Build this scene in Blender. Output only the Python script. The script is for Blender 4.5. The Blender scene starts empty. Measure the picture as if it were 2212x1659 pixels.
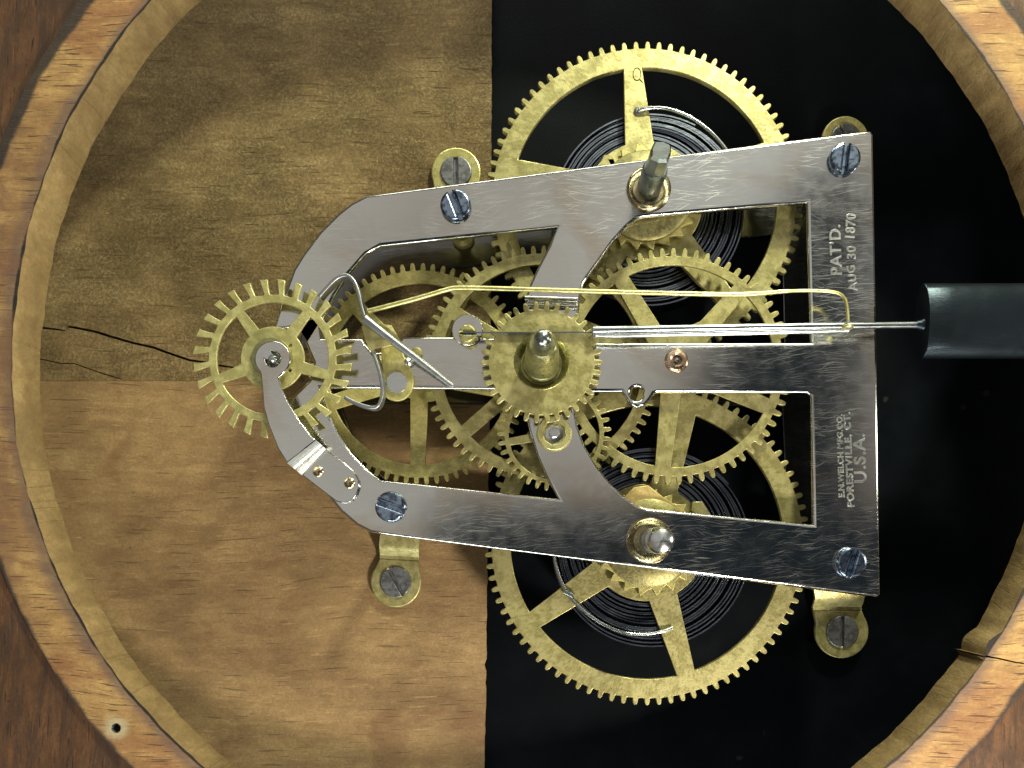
import bpy, bmesh, math, random
from math import sin, cos, pi, radians, atan2, asin, sqrt
random.seed(7)
S = 1e-4                    # one unit below is 0.1 mm
F = 1597.0                  # camera distance to the front plate, in 0.1 mm
VX, VY = 1150.0, 1175.0     # where the camera's axis meets the plate
sc = bpy.context.scene
COL = sc.collection

# ------------------------------------------------------------------ camera
cam = bpy.data.cameras.new('camera'); camo = bpy.data.objects.new('camera', cam)
COL.objects.link(camo); sc.camera = camo
camo.location = ((VX - 1106) * S, (830 - VY) * S, F * S)
cam.sensor_width = 36.0; cam.lens = 36.0 * F / 2212.0
cam.shift_x = (1106 - VX) / 2212.0; cam.shift_y = (VY - 829.5) / 2212.0
cam.clip_start = 0.005; cam.clip_end = 20
sc.view_settings.view_transform = 'Standard'; sc.view_settings.look = 'None'
sc.view_settings.exposure = 0.0; sc.view_settings.gamma = 1.0
sc.render.engine = 'CYCLES'
sc.cycles.max_bounces = 8

# ------------------------------------------------------------------ node helpers
class NT:
    def __init__(s, tree): s.t = tree; s.n = tree.nodes; s.l = tree.links
    def new(s, typ, **kw):
        n = s.n.new(typ)
        for k, v in kw.items(): setattr(n, k, v)
        return n
    def put(s, sock, v):
        if isinstance(v, bpy.types.NodeSocket): s.l.new(v, sock)
        else: sock.default_value = v
    def math(s, op, a, b=0.0, c=None, clamp=False):
        n = s.new('ShaderNodeMath', operation=op, use_clamp=clamp)
        s.put(n.inputs[0], a); s.put(n.inputs[1], b)
        if c is not None: s.put(n.inputs[2], c)
        return n.outputs[0]
    def rng(s, v, a, b, c=0.0, d=1.0, smooth=True):
        n = s.new('ShaderNodeMapRange', interpolation_type='SMOOTHSTEP' if smooth else 'LINEAR')
        s.put(n.inputs['Value'], v); n.inputs['From Min'].default_value = a; n.inputs['From Max'].default_value = b
        n.inputs['To Min'].default_value = c; n.inputs['To Max'].default_value = d
        return n.outputs['Result']
    def mix(s, f, a, b, blend='MIX'):
        n = s.new('ShaderNodeMix', data_type='RGBA', blend_type=blend)
        s.put(n.inputs[0], f)
        for sk, v in ((n.inputs[6], a), (n.inputs[7], b)):
            if isinstance(v, bpy.types.NodeSocket): s.l.new(v, sk)
            else: sk.default_value = (*v, 1.0)
        return n.outputs[2]
    def noise(s, co, scale, detail=4.0, rough=0.55, dist=0.0, st=(1, 1, 1), rot=0.0):
        m = s.new('ShaderNodeMapping'); s.l.new(co, m.inputs[0]); m.inputs['Scale'].default_value = st
        m.inputs['Rotation'].default_value = (0, 0, rot)
        n = s.new('ShaderNodeTexNoise'); s.l.new(m.outputs[0], n.inputs['Vector'])
        n.inputs['Scale'].default_value = scale; n.inputs['Detail'].default_value = detail
        n.inputs['Roughness'].default_value = rough; n.inputs['Distortion'].default_value = dist
        return n.outputs['Fac']
    def warp(s, co, scale, amt):
        n = s.new('ShaderNodeTexNoise'); s.l.new(co, n.inputs['Vector']); n.inputs['Scale'].default_value = scale; n.inputs['Detail'].default_value = 2
        m = s.new('ShaderNodeVectorMath', operation='MULTIPLY_ADD'); s.l.new(n.outputs['Color'], m.inputs[0])
        m.inputs[1].default_value = (amt, amt, amt); s.l.new(co, m.inputs[2]); return m.outputs[0]
    def dash(s, co, rot, sx, sy, lo, hi):       # short straight scratches lying at an angle
        a = s.new('ShaderNodeMapping'); s.l.new(co, a.inputs[0]); a.inputs['Rotation'].default_value = (0, 0, rot)
        b = s.new('ShaderNodeMapping'); s.l.new(a.outputs[0], b.inputs[0]); b.inputs['Scale'].default_value = (sx, sy, 1)
        n = s.new('ShaderNodeTexNoise', noise_dimensions='2D'); s.l.new(b.outputs[0], n.inputs['Vector']); n.inputs['Scale'].default_value = 1.0; n.inputs['Detail'].default_value = 1.0
        return s.rng(n.outputs['Fac'], lo, hi)
    def line(s, fac, width, at=0.5):            # thin iso-lines of a noise: hair scratches
        d = s.math('ABSOLUTE', s.math('SUBTRACT', fac, at))
        return s.rng(d, 0.0, width, 1.0, 0.0)

def material(name):
    m = bpy.data.materials.new(name); m.use_nodes = True
    nt = NT(m.node_tree); b = nt.n['Principled BSDF']
    co = nt.new('ShaderNodeTexCoord').outputs['Object']
    return m, nt, b, co
def bump(nt, b, h, strength, dist=0.0002):
    n = nt.new('ShaderNodeBump'); n.inputs['Strength'].default_value = strength
    n.inputs['Distance'].default_value = dist; nt.put(n.inputs['Height'], h)
    nt.l.new(n.outputs[0], b.inputs['Normal'])

# ------------------------------------------------------------------ world: a dim room
w = bpy.data.worlds.new('World'); sc.world = w; w.use_nodes = True
wt = NT(w.node_tree)
d = wt.new('ShaderNodeSeparateXYZ'); wt.l.new(wt.new('ShaderNodeTexCoord').outputs['Generated'], d.inputs[0])
zz = wt.math('MAXIMUM', d.outputs[2], 0.08)
u = wt.math('DIVIDE', d.outputs[0], zz); v = wt.math('DIVIDE', d.outputs[1], zz)
wn = wt.noise(wt.t.nodes['Texture Coordinate'].outputs['Generated'], 3.0, 3.0)
uu = wt.math('ADD', u, wt.math('MULTIPLY', wt.math('SUBTRACT', wn, 0.5), 0.10))
vv = wt.math('ADD', v, wt.math('MULTIPLY', wt.math('SUBTRACT', wn, 0.5), 0.08))
base = wt.mix(wt.rng(wn, 0.4, 0.65), (0.60, 0.585, 0.54), (0.36, 0.305, 0.26))
lift = wt.math('MULTIPLY', wt.math('MULTIPLY', wt.rng(uu, 0.06, 0.20), wt.rng(uu, 0.48, 0.36)), wt.rng(vv, 0.38, 0.50))  # bright patch added to the world to lighten the plate's upper right reflection
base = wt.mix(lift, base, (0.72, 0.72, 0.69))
phone = wt.math('MULTIPLY', wt.rng(u, -0.17, -0.12), wt.rng(v, 0.065, 0.04))          # the photographer's dark phone and sleeve
slant = wt.math('SUBTRACT', uu, wt.math('MULTIPLY', vv, 0.45))
sleeve = wt.math('MULTIPLY', wt.math('MULTIPLY', wt.rng(slant, 0.09, 0.16), wt.rng(uu, 0.485, 0.44)), wt.rng(vv, 0.54, 0.47))
dark = wt.math('MAXIMUM', phone, sleeve)
rad = wt.math('SQRT', wt.math('ADD', wt.math('POWER', u, 2), wt.math('POWER', wt.math('SUBTRACT', v, .2), 2)))
base = wt.mix(wt.rng(rad, 0.6, 1.4), base, (0.10, 0.10, 0.095))       # walls kept dim past the pale ceiling, to cut fill on the wood
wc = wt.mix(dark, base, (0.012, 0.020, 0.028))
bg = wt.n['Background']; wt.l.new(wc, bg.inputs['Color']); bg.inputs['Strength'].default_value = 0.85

# ------------------------------------------------------------------ lamps
def area(name, px, py, z, size, power, color, tgt=(1150, 800, -80), sy=None):
    l = bpy.data.lights.new(name, 'AREA'); o = bpy.data.objects.new(name, l); COL.objects.link(o)
    l.shape = 'RECTANGLE' if sy else 'SQUARE'; l.size = size * S
    if sy: l.size_y = sy * S
    l.energy = power; l.color = color
    from mathutils import Vector
    p = Vector(((px - 1106) * S, (830 - py) * S, z * S)); t = Vector(((tgt[0] - 1106) * S, (830 - tgt[1]) * S, tgt[2] * S))
    o.location = p; o.rotation_euler = (t - p).to_track_quat('-Z', 'Y').to_euler()
area('lamp_lower_right', 2350, 2900, 1500, 320, 0.88, (1.0, 0.93, 0.80))
area('lamp_upper_right', 2350, -1800, 1500, 320, 1.35, (0.97, 1.0, 0.74))
area('lamp_side', 4700, 900, 1300, 600, 0.40, (1.0, 0.98, 0.84), sy=1400)
area('edge_strip_top', 1100, -2900, 420, 3000, 1.15, (0.95, 1.0, 0.86), sy=700, tgt=(1100, 800, 200))  # strip added low to brighten plate edges while the ring shields the wood
area('edge_strip_bottom', 900, 4600, 420, 3200, 1.35, (0.92, 0.99, 0.97), sy=700, tgt=(1100, 800, 200))  # added like the one above, for highlights on the lower plate edges

# ------------------------------------------------------------------ geometry helpers (units of 0.1 mm, y down)
def W(px, py, z):
    k = (F - z) / F
    return (VX + (px - VX) * k, VY + (py - VY) * k)
def K(z): return (F - z) / F
ORG = {}
def place(o, org, parent):
    ORG[o.name] = org
    p = ORG[parent.name] if parent else (1106, 830, 0)
    o.parent = parent
    o.location = ((org[0] - p[0]) * S, -(org[1] - p[1]) * S, (org[2] - p[2]) * S)
def tag(o, label, cat=None, group=None, kind=None):
    o['label'] = label
    if cat: o['category'] = cat
    if group: o['group'] = group
    if kind: o['kind'] = kind
    return o
def empty(name, org):
    o = bpy.data.objects.new(name, None); COL.objects.link(o); o.empty_display_size = 0.005
    place(o, org, None); return o
def finish(name, me, mat, parent, org, smooth=28):
    me.name = name
    me.materials.clear(); me.materials.append(mat)
    me.polygons.foreach_set('use_smooth', [smooth > 0] * len(me.polygons))
    if smooth > 0:
        me.set_sharp_from_angle(angle=radians(smooth))
        flat = {ek for p in me.polygons if abs(p.normal.z) > .9995 for ek in p.edge_keys}
        at = me.attributes.get('sharp_edge') or me.attributes.new('sharp_edge', 'BOOLEAN', 'EDGE')
        for e in me.edges:
            if e.key in flat: at.data[e.index].value = True
    o = bpy.data.objects.new(name, me); COL.objects.link(o); place(o, org, parent); return o
def default_org(parent, org):
    if org is not None: return org
    return ORG[parent.name] if parent else (1106, 830, 0)
def obj(name, V, Fc, mat, parent=None, org=None, smooth=28):
    org = default_org(parent, org)
    me = bpy.data.meshes.new(name)
    me.from_pydata([((x - org[0]) * S, -(y - org[1]) * S, (z - org[2]) * S) for x, y, z in V], [], Fc)
    bm = bmesh.new(); bm.from_mesh(me); bmesh.ops.recalc_face_normals(bm, faces=bm.faces); bm.to_mesh(me); bm.free()
    return finish(name, me, mat, parent, org, smooth)
def shape_data(loops, zf, zb, bevel=1.5, res=1):
    """flat plate cut to the given outline and holes -> verts, faces"""
    cu = bpy.data.curves.new('tmp', 'CURVE'); cu.dimensions = '2D'; cu.fill_mode = 'BOTH'
    cx, cy = loops[0][0]
    for lp in loops:
        sp = cu.splines.new('POLY'); sp.points.add(len(lp) - 1)
        for p, (x, y) in zip(sp.points, lp): p.co = (x - cx, -(y - cy), 0, 1)
        sp.use_cyclic_u = True
    h = (zf - zb) / 2
    cu.extrude = max(h - bevel, 0.001); cu.bevel_depth = bevel; cu.bevel_resolution = res; cu.offset = -bevel
    o = bpy.data.objects.new('tmp', cu)
    me = bpy.data.meshes.new_from_object(o)
    V = [(q.co.x + cx, cy - q.co.y, q.co.z + (zf + zb) / 2) for q in me.vertices]
    Fc = [tuple(p.vertices) for p in me.polygons]
    bpy.data.objects.remove(o); bpy.data.curves.remove(cu); bpy.data.meshes.remove(me)
    return V, Fc
def weld(V, Fc, dist=0.02):
    bm = bmesh.new()
    vs = [bm.verts.new(p) for p in V]
    for f in Fc:
        try: bm.faces.new([vs[i] for i in f])
        except ValueError: pass
    bmesh.ops.remove_doubles(bm, verts=bm.verts, dist=dist)
    bm.verts.index_update()
    V2 = [tuple(q.co) for q in bm.verts]; F2 = [tuple(q.index for q in f.verts) for f in bm.faces]
    bm.free(); return V2, F2
def shape(name, loops, zf, zb, mat, parent=None, bevel=1.5, org=None, res=1, smooth=50):
    V, Fc = weld(*shape_data(loops, zf, zb, bevel, res))
    return obj(name, V, Fc, mat, parent, org, smooth)
def join(*parts):
    V, Fc = [], []
    for v, f in parts:
        n = len(V); V += v; Fc += [tuple(i + n for i in q) for q in f]
    return V, Fc
def circle(cx, cy, r, n=40, a0=0.0):
    return [(cx + r * cos(a0 + 2 * pi * i / n), cy + r * sin(a0 + 2 * pi * i / n)) for i in range(n)]
def lathe(cx, cy, prof, n=32, sq=None):
    """prof: (r, z) from back to front, closed at both ends with r=0 if given"""
    V, Fc = [], []
    for r, z in prof:
        for i in range(n):
            a = 2 * pi * i / n + pi / n
            V.append((cx + r * cos(a), cy + r * sin(a), z))
    for k in range(len(prof) - 1):
        for i in range(n):
            j = (i + 1) % n
            Fc.append((k * n + i, k * n + j, (k + 1) * n + j, (k + 1) * n + i))
    if prof[0][0] > 0.01: Fc.append(tuple(range(n)))
    if prof[-1][0] > 0.01: Fc.append(tuple(range((len(prof) - 1) * n, len(prof) * n)))
    return weld(V, Fc, 0.004)
def turned(name, cx, cy, prof, mat, parent, n=32, org=None, smooth=35):
    V, Fc = lathe(cx, cy, prof, n); return obj(name, V, Fc, mat, parent, org, smooth)
def tube_data(pts, rad, n=10):
    from mathutils import Vector
    P = [Vector(p) for p in pts]; V, Fc = [], []
    rr = rad if isinstance(rad, (list, tuple)) else [rad] * len(P)
    t0 = (P[1] - P[0]).normalized(); nrm = t0.orthogonal().normalized()
    for i, p in enumerate(P):
        t = (P[min(i + 1, len(P) - 1)] - P[max(i - 1, 0)]).normalized()
        nrm = (nrm - t * nrm.dot(t)).normalized(); bn = t.cross(nrm)
        for k in range(n):
            a = 2 * pi * k / n; q = p + (nrm * cos(a) + bn * sin(a)) * rr[i]; V.append(tuple(q))
    for i in range(len(P) - 1):
        for k in range(n):
            j = (k + 1) % n; Fc.append((i * n + k, i * n + j, (i + 1) * n + j, (i + 1) * n + k))
    Fc.append(tuple(range(n))); Fc.append(tuple(range((len(P) - 1) * n, len(P) * n)))
    return V, Fc
def smooth_path(pts, sub=6):
    out = []; n = len(pts)
    for i in range(n - 1):
        p0, p1, p2, p3 = pts[max(i - 1, 0)], pts[i], pts[i + 1], pts[min(i + 2, n - 1)]
        for k in range(sub):
            t = k / sub
            out.append(tuple(0.5 * (2 * b + (c - a) * t + (2 * a - 5 * b + 4 * c - e) * t * t + (3 * b - a - 3 * c + e) * t ** 3)
                             for a, b, c, e in zip(p0, p1, p2, p3)))
    out.append(tuple(pts[-1])); return out
def tube(name, pts, rad, mat, parent, sub=6, n=10, org=None):
    """pts (px, py, z) as seen -> real wire at that depth"""
    q = [(*W(x, y, z), z) for x, y, z in pts]
    q = smooth_path(q, sub) if sub > 1 else q
    V, Fc = tube_data(q, rad, n); return obj(name, V, Fc, mat, parent, org, 40)
def ribbon_loop(pts, wd):
    L, R = [], []
    for i, p in enumerate(pts):
        a = pts[max(i - 1, 0)]; b = pts[min(i + 1, len(pts) - 1)]
        dx, dy = b[0] - a[0], b[1] - a[1]; m = sqrt(dx * dx + dy * dy) or 1
        wv = wd[i] if isinstance(wd, list) else wd
        L.append((p[0] - dy / m * wv / 2, p[1] + dx / m * wv / 2)); R.append((p[0] + dy / m * wv / 2, p[1] - dx / m * wv / 2))
    return L + R[::-1]
def spokes_windows(cx, cy, Rin, hub, angles, wr, wh):
    loops = []; A = sorted(radians(a) % (2 * pi) for a in angles)
    for i, a in enumerate(A):
        b = A[(i + 1) % len(A)]
        if b <= a: b += 2 * pi
        ro = asin(min(wr / 2 / Rin, .9)); rh = asin(min(wh / 2 / hub, .9))
        o0, o1, h0, h1 = a + ro, b - ro, a + rh, b - rh
        n = max(6, int((o1 - o0) * Rin / 12)); m = max(4, int((h1 - h0) * hub / 10))
        lp = [(cx + Rin * sin(o0 + (o1 - o0) * k / n), cy - Rin * cos(o0 + (o1 - o0) * k / n)) for k in range(n + 1)]
        lp += [(cx + hub * sin(h1 + (h0 - h1) * k / m), cy - hub * cos(h1 + (h0 - h1) * k / m)) for k in range(m + 1)]
        loops.append(lp)
    return loops
def gear_loop(cx, cy, Rt, Rr, N, phase=0.0, duty=0.44):
    lp = []; p = 2 * pi / N
    for i in range(N):
        a = phase + i * p; hw = p * duty / 2; j = random.uniform(-.02, .02) * p
        for da, r in ((-hw * 1.12, Rr), (-hw * .98, Rr + (Rt - Rr) * .62), (-hw * .62, Rr + (Rt - Rr) * .92), (0, Rt),
                      (hw * .62, Rr + (Rt - Rr) * .92), (hw * .98, Rr + (Rt - Rr) * .62), (hw * 1.12, Rr)):
            lp.append((cx + r * sin(a + da + j), cy - r * cos(a + da + j)))
        lp.append((cx + (Rr - .4) * sin(a + p / 2), cy - (Rr - .4) * cos(a + p / 2)))
    return lp
def gear(name, px, py, z, Rt, Rr, Rin, N, angles, wr, wh, hub, hole, mat, parent, thick=8, phase=0.0, bevel=1.0, extra=()):
    cx, cy = W(px, py, z); k = K(z)
    loops = [gear_loop(cx, cy, Rt * k, Rr * k, N, phase)]
    if angles: loops += spokes_windows(cx, cy, Rin * k, hub * k, angles, wr * k, wh * k)
    if hole: loops.append(circle(cx, cy, hole * k, 24))
    loops += [[W(x, y, z) for x, y in e] for e in extra]
    return shape(name, loops, z, z - thick, mat, parent, bevel), (cx, cy)
def pinion(name, cx, cy, r, z0, z1, mat, parent, leaves=8):
    return shape(name, [gear_loop(cx, cy, r, r * .62, leaves, 0, .5)], z0, z1, mat, parent, .6)
def screw_data(cx, cy, r, zf, h, ang, slot=0.2, dome=None):
    """slotted screw head: two half discs on a lower disc"""
    dome = dome if dome is not None else h * .55
    parts = []
    s = r * slot / 2
    for sg in (0, pi):
        a0 = asin(s / r); lp = []
        for i in range(17):
            t = a0 + (pi - 2 * a0) * i / 16; x, y = r * cos(t), r * sin(t)
            c, q = cos(ang + sg), sin(ang + sg); lp.append((cx + x * c - y * q, cy + x * q + y * c))
        parts.append(shape_data([lp], zf, zf - h, min(dome, r * .3), 2))
    parts.append(lathe(cx, cy, [(r * .96, zf - h), (r * .96, zf - h * .78)], 24))
    V, Fc = join(*parts); return weld(V, Fc)

# ------------------------------------------------------------------ materials
def brass(name, c1, c2, metal=0.55, rough=0.42, tarnish=(0.30, 0.24, 0.07), tl=0.30):
    m, nt, b, co = material(name)
    n1 = nt.noise(co, 420, 5, .65); n2 = nt.noise(co, 1700, 4, .6); n3 = nt.noise(co, 130, 4, .6, 1.0)
    c = nt.mix(nt.rng(n1, .40, .60), tuple(x * .9 for x in c1), c2)
    c = nt.mix(nt.math('MULTIPLY', nt.rng(n2, .46, .70), .6), c, tarnish)
    c = nt.mix(nt.math('MULTIPLY', nt.rng(n3, .60, .78), tl), c, tarnish)
    oi = nt.new('ShaderNodeObjectInfo').outputs['Random']
    c = nt.mix(nt.math('MULTIPLY', oi, .30), c, tuple(x * y for x, y in zip(c1, (.78, .72, .62))))
    sq = nt.line(nt.noise(co, 260, 2, .5, 2.2), .012)
    c = nt.mix(nt.math('MULTIPLY', sq, .35), c, tuple(min(1, x * 1.25) for x in c2))
    nt.l.new(c, b.inputs['Base Color']); b.inputs['Metallic'].default_value = metal
    nt.put(b.inputs['Roughness'], nt.rng(n2, .3, .7, rough - .08, rough + .14))
    bump(nt, b, n2, .22, .00015)
    return m
M = {}
M['brass'] = brass('brass', (0.33, 0.295, 0.115), (0.50, 0.455, 0.205), metal=.6)
M['brass_dull'] = brass('brass_dull', (0.52, 0.46, 0.165), (0.67, 0.60, 0.235), rough=.46, tl=.5)
M['brass_bright'] = brass('brass_bright', (0.56, 0.52, 0.19), (0.70, 0.66, 0.28), metal=.8, rough=.30, tl=.25)
M['bronze'] = brass('bronze', (0.58, 0.42, 0.16), (0.66, 0.52, 0.22), rough=.5, tl=.5)
M['wire'] = brass('wire_brass', (0.60, 0.56, 0.23), (0.70, 0.66, 0.32), metal=.8, rough=.34, tl=.0)
M['brass_light'] = brass('brass_light', (0.46, 0.425, 0.16), (0.62, 0.58, 0.25), tl=.15)
M['copper'] = brass('copper_bush', (0.62, 0.44, 0.33), (0.76, 0.58, 0.46), metal=1.0, rough=.28, tl=.1)
M['cap'] = brass('dark_brass', (0.20, 0.18, 0.075), (0.28, 0.255, 0.11), metal=.7, rough=.42)  # darker olive brass for the ratchet caps
M['pipe'] = brass('pipe_brass', (0.33, 0.325, 0.15), (0.44, 0.43, 0.22), metal=.9, rough=.34, tl=.3)
M['bush'] = brass('bushing_brass', (0.62, 0.50, 0.30), (0.74, 0.64, 0.42), metal=1.0, rough=.18, tl=.2)

def steel(name, col, rough=0.25, scr=0.5, metal=1.0, brown=0.4, bumpy=.12, grain=0.12, wavy=0.0, mott=None):
    m, nt, b, co = material(name)
    big = nt.noise(co, 60, 3, .6, .6); mid = nt.noise(co, 300, 4, .6)
    c = nt.mix(nt.math('MULTIPLY', nt.rng(big, .48, .70), brown), col, tuple(x * y for x, y in zip(col, (.86, .74, .62))))
    if mott: c = nt.mix(nt.rng(nt.noise(co, 620, 4, .65, 1.0), .40, .62), c, mott)
    wc_ = nt.warp(co, 45, .0045)
    L = [nt.dash(wc_, r_, sx, sy, lo, lo + .05) for r_, sx, sy, lo in ((.10, 90, 4600, .70), (-.5, 110, 4400, .735), (.45, 130, 4600, .76), (-.05, 130, 5600, .67), (-.2, 90, 5000, .70))]
    sc_ = L[0]
    for q in L[1:]: sc_ = nt.math('MAXIMUM', sc_, q)
    dens = nt.rng(nt.noise(co, 42, 3, .6), .36, .62, .25, 1)
    dots = nt.rng(nt.noise(co, 1300, 2), .745, .79)
    sc_ = nt.math('MULTIPLY', nt.math('MAXIMUM', nt.math('MULTIPLY', sc_, dens), nt.math('MULTIPLY', dots, .6)), scr)
    c = nt.mix(sc_, c, (0.95, 0.96, 0.92))
    nt.l.new(c, b.inputs['Base Color']); b.inputs['Metallic'].default_value = metal
    r = nt.math('ADD', nt.rng(mid, .3, .7, rough - .02, rough + .03), nt.math('MULTIPLY', sc_, .45))
    nt.put(b.inputs['Roughness'], r)
    fine = nt.noise(co, 900, 3, .6, .3, (1, 7, 1), .05)
    h = nt.math('ADD', nt.math('MULTIPLY', fine, grain), nt.math('MULTIPLY', sc_, -.4))
    if wavy: h = nt.math('ADD', h, nt.math('MULTIPLY', nt.noise(co, 70, 2, .5), wavy))
    bump(nt, b, h, bumpy, .0001)
    return m
M['plate'] = steel('nickel_plate', (0.66, 0.655, 0.62), .13, .34, brown=.7, bumpy=.05, wavy=4.0)
M['plate_shaded'] = steel('nickel_plate_shaded', (0.15, 0.15, 0.15), .16, .15)  # darker copy of the front nickel, the back plate's shade put into its colour
M['steel'] = steel('polished_steel', (0.66, 0.68, 0.68), .22, .2, brown=.1, bumpy=.05)
M['steel_rod'] = steel('bright_steel', (0.50, 0.54, 0.55), .22, .1, brown=.0, bumpy=.05)
M['screw_steel'] = steel('grey_steel', (0.26, 0.265, 0.27), .38, .12, metal=.8, brown=.3, mott=(0.13, 0.13, 0.135))
M['blued'] = steel('blued_steel', (0.34, 0.43, 0.57), .22, .12, brown=.0, bumpy=.25, mott=(0.11, 0.135, 0.19))
M['spring'] = steel('spring_steel', (0.17, 0.19, 0.24), .28, .1, brown=0, bumpy=.05)
M['bend'] = steel('lit_bend_nickel', (0.80, 0.82, 0.80), .42, .2, brown=0, bumpy=.02)  # lighter copy of the nickel, the bend's bright reflection put into its colour
M['satin'] = steel('satin_steel', (0.36, 0.37, 0.38), .38, .15, brown=.1, bumpy=.05)
M['stamp'] = steel('stamped_nickel', (0.52, 0.525, 0.50), .32, .5, brown=0, mott=(0.42, 0.42, 0.41), bumpy=.1)
M['arbor'] = steel('arbor_steel', (0.32, 0.35, 0.335), .28, .2, brown=.2, bumpy=.1)
M['bob'] = steel('gunmetal', (0.026, 0.035, 0.044), .32, .0, metal=.9, brown=0, bumpy=.4, grain=1.0)

def wood(name, c_dark, c_mid, c_lite, along='x', fuzz=.5, gloss=.55, spec=.3, gs=1.0, bmp=.5, blotch=(.35, .6), pores=.5, stripe=.35, red=None, dk=0.0, dl=.35):
    m, nt, b, co = material(name)
    X = along == 'x'; ax = lambda k: (1, k, 1) if X else (k, 1, 1); rt = 0.0 if X else pi / 2
    wp = nt.warp(co, 14, .012)
    g1 = nt.noise(wp, 40 * gs, 5, .58, .8, ax(6)); g2 = nt.noise(wp, 150 * gs, 6, .70, .6, ax(6))
    big = nt.noise(wp, 20 * gs, 4, .6, .8, ax(1.8)); fz = nt.noise(co, 1500, 5, .7, .8)
    mott = nt.noise(co, 210, 5, .65, .5, ax(1.6))
    c = nt.mix(nt.rng(g1, .34, .66), c_mid, c_lite)
    c = nt.mix(nt.math('MULTIPLY', nt.rng(g2, .47, .70), stripe), c, c_dark)
    c = nt.mix(nt.math('MULTIPLY', nt.rng(big, blotch[0], blotch[1], 1, 0), .55), c, c_dark)
    c = nt.mix(nt.math('MULTIPLY', nt.rng(mott, .40, .60), .28), c, c_dark)
    if red: c = nt.mix(nt.math('MULTIPLY', nt.rng(nt.noise(wp, 26, 4, .6, 1.2, (1, 1.3, 1), .5), .54, .66), .6), c, red)
    cracks = nt.dash(wp, rt, 75 * gs, 1500 * gs, .72 - dk, .765 - dk)                 # thin dark grain lines and pores
    fl = nt.math('MULTIPLY', nt.dash(co, rt, 260 * gs, 1900 * gs, .72, .77), .7)
    pit = nt.rng(nt.noise(co, 330, 2), .74, .77)
    c = nt.mix(nt.math('MULTIPLY', nt.math('MAXIMUM', nt.math('MAXIMUM', cracks, fl), pit), pores), c, tuple(x * .28 for x in c_dark))
    lite = nt.dash(wp, rt, 120 * gs, 1300 * gs, .735, .775)
    c = nt.mix(nt.math('MULTIPLY', lite, dl), c, tuple(min(1, x * 1.35) for x in c_lite))
    c = nt.mix(nt.math('MULTIPLY', nt.rng(fz, .44, .60, 1, 0), fuzz * .55), c, tuple(x * .6 for x in c_dark))
    nt.l.new(c, b.inputs['Base Color']); b.inputs['Roughness'].default_value = gloss
    b.inputs['Specular IOR Level'].default_value = spec
    h = nt.math('ADD', nt.math('MULTIPLY', fz, fuzz), nt.math('MULTIPLY', g2, .6))
    h = nt.math('ADD', h, nt.math('MULTIPLY', cracks, -.7))
    if fuzz > .6:                                    # torn fibres
        f1 = nt.line(nt.noise(co, 420, 3, .6, 2.5), .035); f2 = nt.line(nt.noise(co, 560, 3, .6, 2.0), .03, .46)
        msk = nt.rng(nt.noise(co, 60, 3), .40, .58)
        h = nt.math('ADD', h, nt.math('MULTIPLY', nt.math('SUBTRACT', f1, f2), nt.math('MULTIPLY', msk, .9)))
    bump(nt, b, h, bmp, .0004)
    return m, nt, b, co, c
M['wood_up'] = wood('rough_pine', (0.175, 0.115, 0.05), (0.31, 0.215, 0.096), (0.40, 0.29, 0.135), fuzz=1.0, gloss=.8, spec=.15, bmp=.8)[0]
M['wood_low'] = wood('planed_pine', (0.185, 0.113, 0.053), (0.355, 0.225, 0.10), (0.445, 0.295, 0.132), red=(0.20, 0.105, 0.05), stripe=.26, fuzz=.5, gloss=.7, spec=.2, bmp=.4)[0]
M['wood_panel'] = wood('walnut_veneer', (0.045, 0.024, 0.014), (0.085, 0.047, 0.029), (0.19, 0.088, 0.036), along='y', fuzz=.3, gloss=.4, spec=.45, gs=1.6, bmp=.3, pores=.8)[0]
M['wood_wall'] = wood('raw_oak_edge', (0.13, 0.082, 0.036), (0.26, 0.175, 0.072), (0.33, 0.23, 0.098), along='y', fuzz=.4, gloss=.8, spec=.15, gs=2.0, bmp=.9, pores=0, dl=0)[0]
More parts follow.
